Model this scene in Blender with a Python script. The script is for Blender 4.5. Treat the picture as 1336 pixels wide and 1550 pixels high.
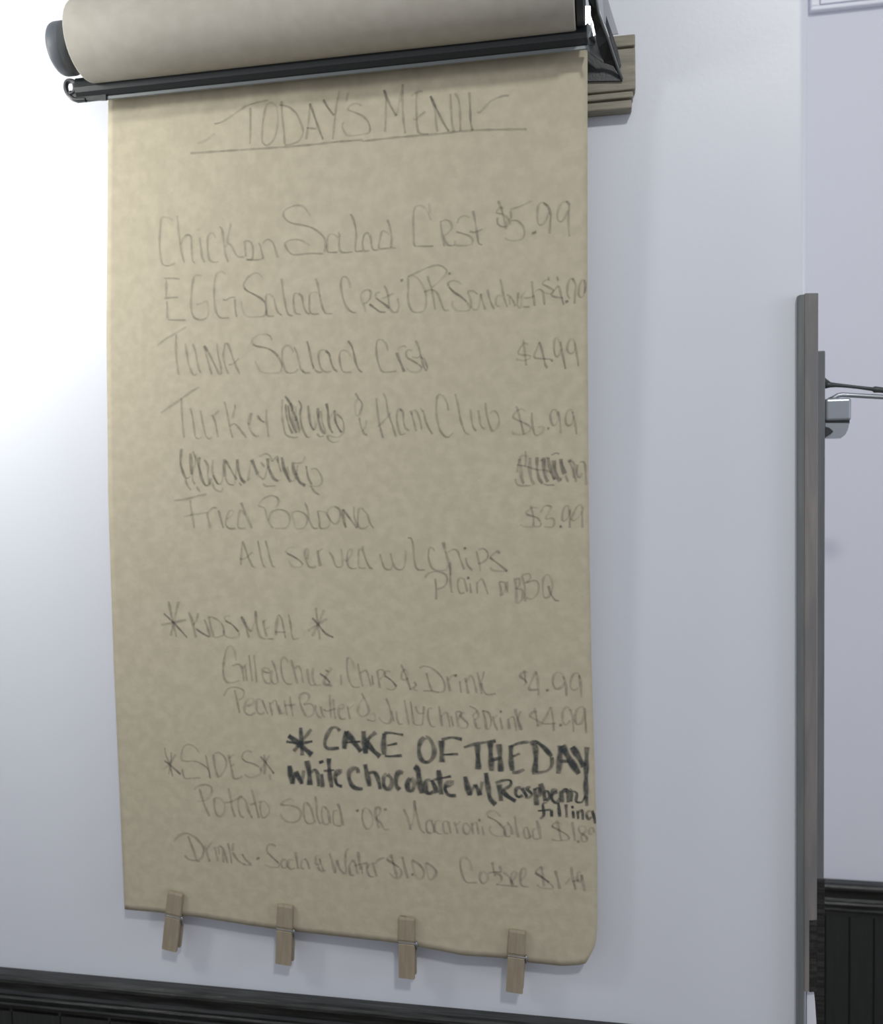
import bpy, bmesh, math, random
import numpy as np
from mathutils import Vector, Matrix
random.seed(7)
for o in list(bpy.data.objects): bpy.data.objects.remove(o)
SC = bpy.context.scene
COL = SC.collection

# ------------------------------------------------------------------ camera
W_, H_ = 1336, 1550
F_ = 1350.0
YAW, PITCH, ROLL = [math.radians(a) for a in (10.52738, -3.46981, -1.34043)]
DIST, CAMZ = 1.12, 1.647
_f = Vector((-math.sin(YAW)*math.cos(PITCH), math.cos(YAW)*math.cos(PITCH), math.sin(PITCH)))
_r0 = Vector((math.cos(YAW), math.sin(YAW), 0)); _u0 = _r0.cross(_f)
_r = _r0*math.cos(ROLL) + _u0*math.sin(ROLL); _u = -_r0*math.sin(ROLL) + _u0*math.cos(ROLL)
CAM = Vector((0, -DIST, CAMZ))
cd = bpy.data.cameras.new('camera'); cam = bpy.data.objects.new('camera', cd); COL.objects.link(cam)
m = Matrix((( _r.x, _u.x, -_f.x, CAM.x), (_r.y, _u.y, -_f.y, CAM.y), (_r.z, _u.z, -_f.z, CAM.z), (0, 0, 0, 1)))
cam.matrix_world = m
cd.sensor_fit = 'HORIZONTAL'; cd.sensor_width = 36; cd.lens = 36*F_/W_
cd.clip_start = .02
SC.camera = cam
cd.dof.use_dof = True; cd.dof.focus_distance = 1.0; cd.dof.aperture_fstop = 5.0

# ------------------------------------------------------------------ world, lights, exposure
w = bpy.data.worlds.new('world'); SC.world = w; w.use_nodes = True
bg = w.node_tree.nodes['Background']; bg.inputs[0].default_value = (.87, .905, 1.0, 1); bg.inputs[1].default_value = .44
def area(name, loc, target, size, power, color, shape='DISK', size_y=None):
    l = bpy.data.lights.new(name, 'AREA'); l.shape = shape; l.size = size
    if size_y: l.size_y = size_y
    l.energy = power; l.color = color
    o = bpy.data.objects.new(name, l); COL.objects.link(o); o.location = loc
    o.rotation_euler = (Vector(target)-Vector(loc)).to_track_quat('-Z', 'Y').to_euler()
    return o
area('ceiling_lamp_light', (.70, -2.25, 3.38), (-.2, 0, 1.5), .22, 25, (1, .98, .95))
area('side_lamp_light', (-1.36, -.84, 2.25), (-.98, 0, 2.02), .28, 3.5, (1, .985, .94)).data.spread = math.radians(100)
area('right_fill_light', (2.7, -1.0, 2.0), (0, 0, 1.5), 1.1, 13, (.90, .94, 1))  # unseen soft fill, added to brighten the corner bead and guard
area('left_fill_light', (-1.16, -.27, 2.03), (-.8, 0, 2.0), .14, 2.6, (1, .985, .94))  # unseen fill close to the wall, added to lift the left side
SC.view_settings.view_transform = 'Standard'; SC.view_settings.look = 'None'
SC.view_settings.gamma = 1; SC.view_settings.use_curve_mapping = False
SC.view_settings.exposure = 0.0
SC.cycles.transparent_max_bounces = 24

# ------------------------------------------------------------------ helpers
def ray(px, py): return _f + _r*((px-W_/2)/F_) - _u*((py-H_/2)/F_)
def P(px, py, dep=0.0):
    """point that stands dep metres in front of the main wall plane along a sight line (measuring aid)"""
    d = ray(px, py); return CAM + d*((DIST-dep)/d.y)
def link(o, parent=None):
    COL.objects.link(o)
    if parent is not None: o.parent = parent
    return o
def mesh_obj(name, verts, faces, mat, parent=None, smooth=False):
    me = bpy.data.meshes.new(name); me.from_pydata([tuple(v) for v in verts], [], faces); me.update()
    if smooth: me.polygons.foreach_set('use_smooth', [True]*len(me.polygons))
    me.materials.append(mat); return link(bpy.data.objects.new(name, me), parent)
def from_bm(name, bm, mat, parent=None, smooth=False):
    bmesh.ops.recalc_face_normals(bm, faces=bm.faces)
    me = bpy.data.meshes.new(name); bm.to_mesh(me); bm.free()
    if smooth: me.polygons.foreach_set('use_smooth', [True]*len(me.polygons))
    me.materials.append(mat); return link(bpy.data.objects.new(name, me), parent)
def box(bm, x0, x1, y0, y1, z0, z1, bevel=0, seg=2):
    r = bmesh.ops.create_cube(bm, size=1)
    vs = r['verts']
    for v in vs:
        v.co = Vector(((x0+x1)/2+v.co.x*(x1-x0), (y0+y1)/2+v.co.y*(y1-y0), (z0+z1)/2+v.co.z*(z1-z0)))
    if bevel:
        es = list({e for v in vs for e in v.link_edges})
        bmesh.ops.bevel(bm, geom=es, offset=bevel, segments=seg, affect='EDGES', profile=.5)
def extrude_x(bm, prof, x0, x1, cap=True):
    """closed profile [(y,z)] extruded along x"""
    a = [bm.verts.new((x0, y, z)) for y, z in prof]; b = [bm.verts.new((x1, y, z)) for y, z in prof]
    n = len(prof)
    for i in range(n): bm.faces.new((a[i], a[(i+1) % n], b[(i+1) % n], b[i]))
    if cap: bm.faces.new(a); bm.faces.new(b[::-1])
def lathe_x(bm, prof, cy, cz, n=64):
    """profile [(x,r)] turned around the x axis through (cy,cz)"""
    rings = []
    for x, r in prof:
        if r < 1e-6: rings.append([bm.verts.new((x, cy, cz))]); continue
        rings.append([bm.verts.new((x, cy+r*math.cos(2*math.pi*k/n), cz+r*math.sin(2*math.pi*k/n))) for k in range(n)])
    for a, b in zip(rings, rings[1:]):
        for k in range(n):
            k2 = (k+1) % n
            if len(a) == 1: bm.faces.new((a[0], b[k], b[k2]))
            elif len(b) == 1: bm.faces.new((a[k], b[0], a[k2]))
            else: bm.faces.new((a[k], b[k], b[k2], a[k2]))
def tube(bm, pts, rad, n=10, flat=None):
    pts = [Vector(p) for p in pts]; rings = []
    rads = rad if isinstance(rad, (list, tuple)) else [rad]*len(pts)
    for i, p in enumerate(pts):
        t = (pts[min(i+1, len(pts)-1)]-pts[max(i-1, 0)]).normalized()
        ref = Vector((0, 1, 0)) if abs(t.y) < .9 else Vector((1, 0, 0))
        a = t.cross(ref).normalized(); b = t.cross(a)
        rings.append([bm.verts.new(p+(a*math.cos(2*math.pi*k/n)+b*math.sin(2*math.pi*k/n))*rads[i]) for k in range(n)])
    for a, b in zip(rings, rings[1:]):
        for k in range(n): bm.faces.new((a[k], a[(k+1) % n], b[(k+1) % n], b[k]))
    bm.faces.new(rings[0][::-1]); bm.faces.new(rings[-1])
def plate(bm, pts, off):
    """sheet of metal: polygon pts given thickness by the offset vector"""
    off = Vector(off); a = [bm.verts.new(p) for p in pts]; b = [bm.verts.new(Vector(p)+off) for p in pts]
    n = len(pts); bm.faces.new(a); bm.faces.new(b[::-1])
    for i in range(n): bm.faces.new((a[i], b[i], b[(i+1) % n], a[(i+1) % n]))
    bmesh.ops.triangulate(bm, faces=[f for f in bm.faces if len(f.verts) > 4])
def smooth_line(pts, step):
    if len(pts) < 3:
        out = []
        for (a, b) in zip(pts, pts[1:]):
            n = max(1, int(math.dist(a, b)/step))
            out += [(a[0]+(b[0]-a[0])*k/n, a[1]+(b[1]-a[1])*k/n) for k in range(n)]
        return out+[pts[-1]]
    q = [pts[0]]+list(pts)+[pts[-1]]; out = []
    for i in range(1, len(q)-2):
        p0, p1, p2, p3 = q[i-1], q[i], q[i+1], q[i+2]
        n = max(1, int(math.dist(p1, p2)/step))
        for k in range(n):
            t = k/n
            out.append(tuple(.5*(2*p1[j]+(p2[j]-p0[j])*t+(2*p0[j]-5*p1[j]+4*p2[j]-p3[j])*t*t+(3*p1[j]-p0[j]-3*p2[j]+p3[j])*t**3) for j in (0, 1)))
    return out+[pts[-1]]
def thing(name, label, cat, loc=(0, 0, 0), group=None):
    o = bpy.data.objects.new(name, None); o.empty_display_size = .05; o.location = loc; link(o)
    o['label'] = label; o['category'] = cat
    if group: o['group'] = group
    return o
def adopt(root):
    """children were built in world coordinates: shift the mesh data by the thing's base"""
    L = Vector(root.location)
    done = set()
    for c in root.children:
        for g in [c]+list(c.children):
            if g.data and g.data.name not in done:
                done.add(g.data.name); g.data.transform(Matrix.Translation(-L))
def tag(o, label, cat=None, group=None):
    o['label'] = label
    if cat: o['category'] = cat
    if group: o['group'] = group
    return o
def struct(o): o['kind'] = 'structure'; return o

# ------------------------------------------------------------------ materials
def mat(name, color, rough=.6, metal=0, noise=None, bump=0, bscale=200, spec=.5, stretch=(1, 1, 1), coat=0):
    M = bpy.data.materials.new(name); M.use_nodes = True; nt = M.node_tree; b = nt.nodes['Principled BSDF']
    b.inputs['Base Color'].default_value = (*color, 1); b.inputs['Roughness'].default_value = rough
    b.inputs['Metallic'].default_value = metal; b.inputs['Specular IOR Level'].default_value = spec
    b.inputs['Coat Weight'].default_value = coat
    tc = nt.nodes.new('ShaderNodeTexCoord'); mp = nt.nodes.new('ShaderNodeMapping'); mp.inputs['Scale'].default_value = stretch
    nt.links.new(tc.outputs['Object'], mp.inputs[0])
    if noise:
        sc, c2, lo, hi = noise
        n = nt.nodes.new('ShaderNodeTexNoise'); n.inputs['Scale'].default_value = sc; n.inputs['Detail'].default_value = 5
        nt.links.new(mp.outputs[0], n.inputs['Vector'])
        r = nt.nodes.new('ShaderNodeValToRGB'); r.color_ramp.elements[0].position = lo; r.color_ramp.elements[1].position = hi
        r.color_ramp.elements[0].color = (*color, 1); r.color_ramp.elements[1].color = (*c2, 1)
        nt.links.new(n.outputs['Fac'], r.inputs[0]); nt.links.new(r.outputs[0], b.inputs['Base Color'])
    if bump:
        n2 = nt.nodes.new('ShaderNodeTexNoise'); n2.inputs['Scale'].default_value = bscale; n2.inputs['Detail'].default_value = 3
        nt.links.new(mp.outputs[0], n2.inputs['Vector'])
        bp = nt.nodes.new('ShaderNodeBump'); bp.inputs['Strength'].default_value = bump; bp.inputs['Distance'].default_value = .002
        nt.links.new(n2.outputs['Fac'], bp.inputs['Height']); nt.links.new(bp.outputs[0], b.inputs['Normal'])
    return M
WALL = mat('wall_paint', (.70, .73, .79), .38, noise=(3, (.71, .74, .795), .35, .7), bump=.05, bscale=160, spec=.55)
FARW = mat('back_wall_paint', (.76, .77, .84), .6, bump=.1, bscale=120, spec=.3)
TRIMW = mat('white_trim_paint', (.80, .81, .88), .4)
TRIMG = mat('pale_grey_band', (.45, .465, .52), .5)
CEIL = mat('ceiling_paint', (.8, .8, .8), .8)
FLOOR = mat('floor_boards', (.10, .065, .045), .45, noise=(4, (.16, .11, .07), .3, .7), stretch=(1, 12, 1))
DARK = mat('dark_stained_wood', (.014, .0155, .0145), .36, noise=(30, (.06, .062, .058), .42, .85), stretch=(.5, 6, 6), bump=.3, bscale=60)
DARKV = mat('dark_stained_boards', (.017, .019, .018), .55, noise=(30, (.027, .028, .027), .4, .85), stretch=(6, 6, .5), bump=.3, bscale=60)
GUARD = mat('grey_brown_wood', (.17, .165, .165), .5, noise=(14, (.26, .235, .215), .4, .75), stretch=(7, 7, .7), bump=.15, bscale=50)
GUARD2 = mat('grey_wood_edge', (.135, .145, .15), .55, noise=(14, (.18, .185, .185), .4, .75), stretch=(7, 7, .7))
PAPER = mat('kraft_paper', (.475, .43, .32), .75, noise=(75, (.525, .478, .358), .38, .66), bump=.25, bscale=90, spec=.2)
ROLLM = mat('kraft_roll_paper', (.425, .405, .35), .7, noise=(60, (.46, .44, .385), .38, .66), bump=.1, bscale=120, spec=.35)
EDGEP = mat('roll_edge_paper', (.44, .37, .26), .9)
BLACK = mat('black_powder_coated_metal', (.026, .030, .032), .36, bump=.08, bscale=400, spec=.6)
BLACKP = mat('black_plastic', (.03, .034, .038), .45)
STEELG = mat('grey_bare_metal', (.22, .24, .245), .4, metal=.4)
STEEL = mat('bright_steel', (.95, .95, .94), .28, metal=1)
KNOB = mat('plastic_with_haze', (.12, .135, .155), .5)  # dark plastic, lightened so the colour carries the lens glare
CHROME = mat('satin_chrome', (.40, .43, .46), .33, metal=.7)
PINE = mat('weathered_board', (.235, .22, .17), .65, noise=(16, (.34, .315, .25), .35, .7), stretch=(1.2, 10, 10), bump=.3, bscale=40)
PIN = mat('clothespin_wood', (.29, .245, .175), .7, noise=(40, (.345, .295, .215), .35, .7), stretch=(6, 6, .8), bump=.2, bscale=120)
ROD = mat('dark_iron_rod', (.07, .078, .078), .45, metal=.3)
# ink that lets the paper show through, driven by a painted-on strength
def ink(name, color):
    M = bpy.data.materials.new(name); M.use_nodes = True; nt = M.node_tree; b = nt.nodes['Principled BSDF']
    b.inputs['Base Color'].default_value = (*color, 1); b.inputs['Roughness'].default_value = .6
    at = nt.nodes.new('ShaderNodeAttribute'); at.attribute_name = 'strength'
    tc = nt.nodes.new('ShaderNodeTexCoord'); n = nt.nodes.new('ShaderNodeTexNoise'); n.inputs['Scale'].default_value = 130; n.inputs['Detail'].default_value = 3
    nt.links.new(tc.outputs['Object'], n.inputs['Vector'])
    mr = nt.nodes.new('ShaderNodeMapRange'); mr.inputs[1].default_value = .3; mr.inputs[2].default_value = .68; mr.inputs[3].default_value = .62; mr.inputs[4].default_value = 1.15
    nt.links.new(n.outputs['Fac'], mr.inputs[0])
    mu = nt.nodes.new('ShaderNodeMath'); mu.operation = 'MULTIPLY'; mu.use_clamp = True
    nt.links.new(at.outputs['Fac'], mu.inputs[0]); nt.links.new(mr.outputs[0], mu.inputs[1])
    nt.links.new(mu.outputs[0], b.inputs['Alpha'])
    return M
PENCIL = ink('pencil_graphite', (.075, .072, .066))
MARKER = ink('marker_ink', (.042, .05, .052))

# ------------------------------------------------------------------ the setting
XE = P(1209, 900).x                        # where the flat of the main wall ends
BN = .0105                                 # bullnose radius
YB = .443                                  # back wall stands this far behind
RAILZ = P(460, 1505).z
bm = bmesh.new()
ZT = 3.5
prof = [(-3.2, 0), (XE, 0)]+[(XE+BN*math.sin(a), BN-BN*math.cos(a)) for a in [math.pi/2*k/8 for k in range(1, 9)]]+[(XE+BN, YB), (-3.2, YB)]
lo = [bm.verts.new((x, y, 0)) for x, y in prof]; hi = [bm.verts.new((x, y, ZT)) for x, y in prof]
n = len(prof)
for i in range(n): bm.faces.new((lo[i], lo[(i+1) % n], hi[(i+1) % n], hi[i]))
bm.faces.new(lo); bm.faces.new(hi)
wf = struct(from_bm('wall_front', bm, WALL)); tag(wf, 'bluish white painted wall behind the hanging brown paper')
for p in wf.data.polygons:
    p.use_smooth = False
bm = bmesh.new(); box(bm, XE+BN, 3.2, YB, YB+.1, 0, ZT)
wb = struct(from_bm('wall_back', bm, FARW)); tag(wb, 'pale lavender white wall set back to the right of the wooden strip')
bm = bmesh.new(); box(bm, -3.2, 3.2, -3.4, YB, -.1, 0); struct(from_bm('floor', bm, FLOOR))
bm = bmesh.new(); box(bm, -3.2, 3.2, -1.9, YB+.1, ZT, ZT+.1); struct(from_bm('ceiling', bm, CEIL))

# chair rail on the main wall
def rail_profile(y0, z):
    p = [(0, 0), (.017, .0005), (.0205, -.001), (.0225, -.004), (.0225, -.008), (.0195, -.011), (.011, -.013), (.0075, -.018), (.0065, -.030),
         (.0085, -.034), (.0125, -.0345), (.0145, -.037), (.0125, -.0405), (.0085, -.0415), (.0085, -.045), (.0115, -.0455), (.0125, -.048), (.011, -.051), (.006, -.052), (.006, -.062), (0, -.062)]
    return [(y0-d, z+dz) for d, dz in p]
bm = bmesh.new(); extrude_x(bm, rail_profile(0, RAILZ), -3.2, XE-.005)
tag(struct(from_bm('trim_1', bm, DARK)), 'dark stained moulded chair rail crossing under the paper')
XB0 = XE+BN
bm = bmesh.new(); extrude_x(bm, rail_profile(YB, P(1290, 1332, -YB).z), XB0+.02, 3.2)
tag(struct(from_bm('trim_2', bm, DARK)), 'dark moulded chair rail on the set-back wall at lower right')
def wainscot(nm, x0, x1, y, ztop, pitch, lab, th=.006):
    bm = bmesh.new(); box(bm, x0, x1, y-.002, y, 0, ztop)
    root = struct(from_bm(nm, bm, DARKV)); tag(root, lab)
    bm = bmesh.new(); box(bm, 0, pitch-.0014, -th, -.0015, .0, ztop, .0012, 1)
    first = from_bm('board', bm, DARKV, root); first.location = (x0, y, 0); k = 1
    while x0+pitch*(k+1) <= x1:
        c = first.copy(); link(c, root); c.location = (x0+pitch*k, y, 0); k += 1
    return root
wainscot('trim_3', -3.2+.0, XE-.01, 0, RAILZ-.056, .078, 'dark beadboard panelling under the chair rail', .006)
wainscot('trim_4', XB0+.005, 2.2, YB, P(1290, 1332, -YB).z-.056, .0385, 'near black vertical board panelling at lower right')

# white casing at the top right of the set-back wall
a = P(1222, 22, -YB); b = P(1238, 12, -YB)
bm = bmesh.new()
box(bm, a.x+.002, a.x+.55, YB-.012, YB, a.z, b.z-.001, .002)
box(bm, a.x+.002, b.x, YB-.012, YB, b.z-.002, a.z+.6, .002)
tr = struct(from_bm('trim_5', bm, TRIMW)); tag(tr, 'white raised casing at the top right corner')
bm = bmesh.new(); box(bm, b.x+.002, a.x+.55, YB-.006, YB, b.z+.003, a.z+.6, .001)
from_bm('panel', bm, TRIMW, tr)

# wooden corner strip on the wall end, with a second strip behind it
gz = P(1221, 445, .01).z; gb = P(1221, 1497, .01).z
g = thing('corner_guard', 'tall grey brown wooden strip on the end of the white wall', 'corner guard', (XE+.005, -.01, gb))
x0 = P(1209, 900, .012).x; x1 = P(1217, 900, .014).x; x2 = P(1234, 900, .0).x
def strip(bm, prof, z0, z1):
    a = [bm.verts.new((x, y, z0)) for x, y in prof]; b = [bm.verts.new((x, y, z1)) for x, y in prof]; n = len(prof)
    for i in range(n): bm.faces.new((a[i], a[(i+1) % n], b[(i+1) % n], b[i]))
    bm.faces.new(a); bm.faces.new(b[::-1])
bm = bmesh.new(); strip(bm, [(x0-.0005, -.001), (x0, -.011), (x0+.0015, -.013), (x1, -.014), (x1, -.001)], 0.0, gz-.001); from_bm('left_flange', bm, GUARD2, g)
bm = bmesh.new(); strip(bm, [(x1+.0002, -.0005), (x1+.0002, -.0145), (x1+.002, -.0155), (x2-.0015, -.0125), (x2, -.0105), (x2, .05), (x2-.0035, .05), (x2-.0035, -.0005)], gb, gz); from_bm('right_flange', bm, GUARD, g)
for (pxa, pxb, ya) in ((0, 0, 0),):
    zl = P(1221, 1390, .01).z  # lower part of the guard repeated in the rail's dark colour
    bm = bmesh.new(); strip(bm, [(x1+.0062, -.0149), (x1+.0075, -.0152), (x2-.001, -.0135), (x2+.0006, -.0105), (x2+.0006, .052), (x2-.004, .052), (x2-.004, .0001), (x1+.0062, .0001)], gb-.0005, zl); tag(from_bm('lower_section', bm, DARK, g), 'darker lower section')
adopt(g)
h1 = P(1241, 531, -.10); hb = P(1241, 1510, -.10)
g2 = thing('door_edge_strip', 'narrow darker grey strip just right of and behind the wooden corner strip', 'wood strip', (h1.x, .10, 0))
xa = P(1228, 900, -.10).x; xb = P(1248, 900, -.10).x
bm = bmesh.new(); box(bm, xa, xb, .10, .135, 0.0, h1.z, .0015); from_bm('strip', bm, GUARD2, g2)
bm = bmesh.new(); box(bm, xa-.016, xa, .104, .128, 0.0, h1.z-.01, .001); from_bm('stop_bead', bm, GUARD2, g2)
bm = bmesh.new(); box(bm, xa-.001, xb+.0008, .099, .136, 0.0, P(1241, 1330, -.10).z, .001); tag(from_bm('lower_section', bm, DARK, g2), 'darker lower section')  # lower part of the strip in the rail's dark colour
adopt(g2)
# light metal foot below the wooden strip
q0 = P(1222, 1500, .0); q1 = P(1235, 1502, .0)
bm = bmesh.new(); plate(bm, [P(1221, 1499, .006), P(1231, 1497, .006), P(1233, 1515, .006), P(1236, 1560, .006), P(1240, 1700, .006), P(1221, 1700, .006)], (0, .006, 0))
o = from_bm('corner_plate', bm, TRIMW); tag(o, 'pale plate showing below the lower end of the wooden strip', 'plate')

# rods and latch box beside the strip
YD = -.118
d = thing('iron_rod', 'thin dark iron rod reaching right from the grey strip', 'rod', P(1248, 583, YD))
bm = bmesh.new()
pts = [(1246, 583), (1256, 582.5), (1266, 583), (1282, 584.5), (1300, 586.5), (1320, 589), (1323, 589.5), (1330, 590), (1345, 591.5), (1420, 600)]
tube(bm, [P(x, y, YD+.0) for x, y in pts], [.0052, .0036, .0027, .0023, .0022, .0025, .0042, .0038, .0036, .0036], 12)
from_bm('rod', bm, ROD, d, True)
bm = bmesh.new(); plate(bm, [P(1247, 570, YD), P(1251, 574, YD), P(1258, 579, YD), P(1262, 585, YD), P(1247, 586, YD)], (0, .004, 0)); from_bm('gusset', bm, ROD, d)
adopt(d)
d = thing('latch_box', 'small satin metal latch box with a chamfered lower half under the dark rod', 'latch', P(1248, 660, YD))
c0 = P(1249, 604, YD); c1 = P(1285, 637, YD)
bm = bmesh.new(); box(bm, c0.x-.003, c1.x, -YD-.012, -YD+.03, c1.z, c0.z, .0035, 3); from_bm('upper_case', bm, CHROME, d, False)
bm = bmesh.new(); plate(bm, [P(x, y, YD+.010) for x, y in [(1249, 640.5), (1285, 640.5), (1283, 650), (1279, 658), (1272, 663.5), (1249, 663.5)]], (0, .034, 0)); from_bm('lower_case', bm, CHROME, d)
bm = bmesh.new(); box(bm, c0.x-.003, P(1283, 639, YD).x, -YD-.008, -YD+.028, P(1283, 641.5, YD).z, P(1283, 636, YD).z); from_bm('gap_strip', bm, BLACKP, d)
bm = bmesh.new(); plate(bm, [P(x, y, YD+.0125) for x, y in [(1249, 646), (1254, 647), (1259, 651), (1261, 653), (1257, 657), (1249, 662)]], (0, .002, 0)); tag(from_bm('bolt', bm, BLACKP, d), 'black latch bolt')
bm = bmesh.new(); tube(bm, [P(x, y, YD) for x, y in [(1254, 606), (1262, 602), (1268, 598.5), (1274, 597.5), (1300, 599), (1345, 601.5), (1420, 606)]], .0031, 12); tag(from_bm('arm', bm, CHROME, d, True), 'pale bent metal arm')
adopt(d)

# ------------------------------------------------------------------ mounting board and dispenser
bd = .021
tl = P(958, 51, bd); bx1 = P(961.5, 100, bd).x; zt = tl.z; zb = P(930, 165, bd).z
ROLLY = -.095; zc = P(140, 62, .095).z; RR = .0462
XL = P(118, 62, .095).x - .0; XR = P(870, 10, .095).x
# leftmost outline of the roll end is at px 97; the end circle bulges left of its centre line
XL = P(97.5, 75, .138).x
XR = P(869, 20, .135).x
grooves = [P(930, y, bd).z for y in (73, 138.5, 151)]
board = thing('mounting_board', 'grey brown grooved wooden board fixed to the wall behind the paper roll', 'board', (bx1-.3, 0, zb))
edges = [zt]+grooves+[zb]
for i in range(4):
    t, bt = edges[i]-(0 if i == 0 else .0011), edges[i+1]+(.0011 if i < 3 else 0)
    bm = bmesh.new(); box(bm, bx1-.66+random.uniform(-.001, .001), bx1-(0.0 if i < 2 else .0015*i), -bd+.0008*(i % 2), -.0005, bt, t, .0016, 2)
    from_bm('slat', bm, PINE, board)
bm = bmesh.new(); box(bm, bx1-.655, bx1-.006, -bd+.006, -.001, zb+.002, zt-.002); from_bm('backing', bm, PINE, board)
adopt(board)

disp = thing('paper_dispenser', 'black metal wall mounted paper cutter holding the brown paper roll', 'paper dispenser', (-.35, -bd, zc-.06))
# cutter bar
bl = P(112, 149, .072); brt = P(889, 70, .072)
zbar_b = (P(300, 133, .072).z+P(700, 89.5, .072).z)/2
bh = .0245
prof = [(-.060, zbar_b+.004), (-.0655, zbar_b+.0005), (-.0705, zbar_b), (-.0755, zbar_b+.002), (-.079, zbar_b+.0065), (-.0805, zbar_b+.012),
        (-.0795, zbar_b+.019), (-.077, zbar_b+bh), (-.0745, zbar_b+bh-.001), (-.0775, zbar_b+.016), (-.0755, zbar_b+.0075), (-.071, zbar_b+.003), (-.065, zbar_b+.003), (-.061, zbar_b+.006)]
xbl = P(116, 140, .075).x; xbr = P(888, 60, .075).x
bm = bmesh.new(); extrude_x(bm, prof, xbl, xbr); from_bm('cutter_bar', bm, BLACK, disp)
bm = bmesh.new(); box(bm, xbl-.002, xbr+.001, -.0735, -.0712, zbar_b-.0035, zbar_b+.001, .0006, 1); tag(from_bm('blade', bm, STEELG, disp), 'thin cutting edge under the bar')
# rolled eye at the left end of the bar
bm = bmesh.new()
cen = P(106.5, 132, .074)
L = smooth_line([(120, 127), (113, 124.5), (107, 122.5), (101.5, 124), (99.5, 130), (101, 138), (105, 144.5), (111, 149.5), (118, 151.5), (130, 151)], 1.6)
tube(bm, [P(x, y, .074) for x, y in L], .0030, 10)
L = smooth_line([(113, 127), (114, 134), (112, 140), (108, 142), (106, 140)], 1.6)
tube(bm, [P(x, y, .074) for x, y in L], .0030, 10)
plate(bm, [P(x, y, .0755) for x, y in [(106, 139), (112, 138.5), (111, 130), (116, 124.5), (124, 128), (160, 132), (160, 150.5), (120, 151.5), (110, 148)]], (0, .004, 0))
from_bm('bar_eye', bm, BLACK, disp, False)
# axle and end knobs
bm = bmesh.new(); lathe_x(bm, [(XL-.015, 0), (XL-.015, .006), (XR+.02, .006), (XR+.02, 0)], ROLLY, zc, 24); from_bm('axle', bm, STEELG, disp, True)
kx = P(67.5, 75, .125).x
bm = bmesh.new()
lathe_x(bm, [(kx-.001, 0), (kx-.001, .022), (kx, .025), (kx, .0275), (kx+.001, .0295), (kx+.004, .0305), (kx+.014, .0305), (kx+.0165, .029), (kx+.0165, .014), (XL+.002, .014), (XL+.002, 0)], ROLLY, zc-.0055, 64)
from_bm('end_knob', bm, KNOB, disp, True)
bm = bmesh.new()
lathe_x(bm, [(XR+.0008, 0), (XR+.0008, .040), (XR+.002, .0425), (XR+.009, .0425), (XR+.011, .040), (XR+.011, 0)], ROLLY, zc, 64)
from_bm('end_knob', bm, BLACKP, disp, False)
# right bracket: arm, bright edge, foot, added slit plate
bm = bmesh.new()
plate(bm, [P(*p) for p in [(888, -45, .10), (903, -45, .10), (902, 0, .092), (905, 20, .085), (911, 38, .072), (920, 60, .055), (930, 90, .037), (941, 121, .0225),
      (928, 100, .030), (914, 95, .034), (905, 72, .05), (900, 52, .066), (895, 25, .08), (890, 0, .092)]], (.0012, .0015, 0))
from_bm('bracket', bm, BLACK, disp)
bm = bmesh.new()
tube(bm, [P(*p) for p in [(903, -45, .101), (902.5, 0, .0935), (905.5, 20, .0865), (912, 38, .0735), (920.5, 60, .0565), (930.5, 90, .0385), (941, 120, .0235)]], .0016, 8)  # pale grey tube along the outer edge of the arm
tag(from_bm('bracket_edge', bm, STEELG, disp, True), 'pale edge of the bracket')
bm = bmesh.new(); plate(bm, [P(*p) for p in [(884, 70, .0235), (918, 88, .0235), (930, 94, .0235), (941.5, 122, .0235), (876, 123, .0235)]], (0, .002, 0)); from_bm('bracket_foot', bm, BLACK, disp)
bm = bmesh.new(); plate(bm, [P(*p) for p in [(885, 38, .058), (889, 34, .058), (895, 44, .055), (902, 60, .05), (914, 95, .035), (903, 88, .04), (892, 80, .045), (888, 74, .05), (886, 60, .055)]], (0, .0015, 0)); from_bm('bracket_tab', bm, STEELG, disp)
bm = bmesh.new(); plate(bm, [P(*p) for p in [(891, 57, .0595), (897, 54, .057), (901, 63, .0535), (899, 69, .053), (892, 68, .0555)]], (0, .0008, 0)); tag(from_bm('tab_hole', bm, BLACKP, disp), 'dark hole in the tab')
bm = bmesh.new(); plate(bm, [P(*p) for p in [(885.5, 9, .0945), (893.5, 9, .0930), (894, 25, .0930), (898, 37, .0928), (901.5, 53, .0922), (898, 55, .0930), (893, 38, .0938), (889, 34, .0942), (886, 38, .0945)]], (0, .001, 0))  # plate added for the white slit, tilted to mirror the ceiling lamp
tag(from_bm('bright_slit_plate', bm, STEEL, disp), 'bright steel plate added in the white slit')
bm = bmesh.new(); plate(bm, [P(*p) for p in [(901, -45, .03), (909, -45, .03), (920, 0, .027), (935.5, 51, .023), (926, 52, .023), (914, 34, .024), (905, 5, .027)]], (0, .0015, 0))  # plate added to give the pale band beside the bracket
tag(from_bm('bracket_band', bm, TRIMG, disp), 'pale grey plate beside the bracket')
bm = bmesh.new(); plate(bm, [P(*p) for p in [(917, 23, .032), (921, 35, .030), (934, 72, .0255), (940, 99, .0235), (937, 101, .0235), (925, 64, .028), (916.5, 38, .032)]], (0, .0015, 0))  # sliver added to give the dark line along the pale plate
tag(from_bm('bracket_band', bm, BLACK, disp), 'thin black strip beside the bracket')
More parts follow.
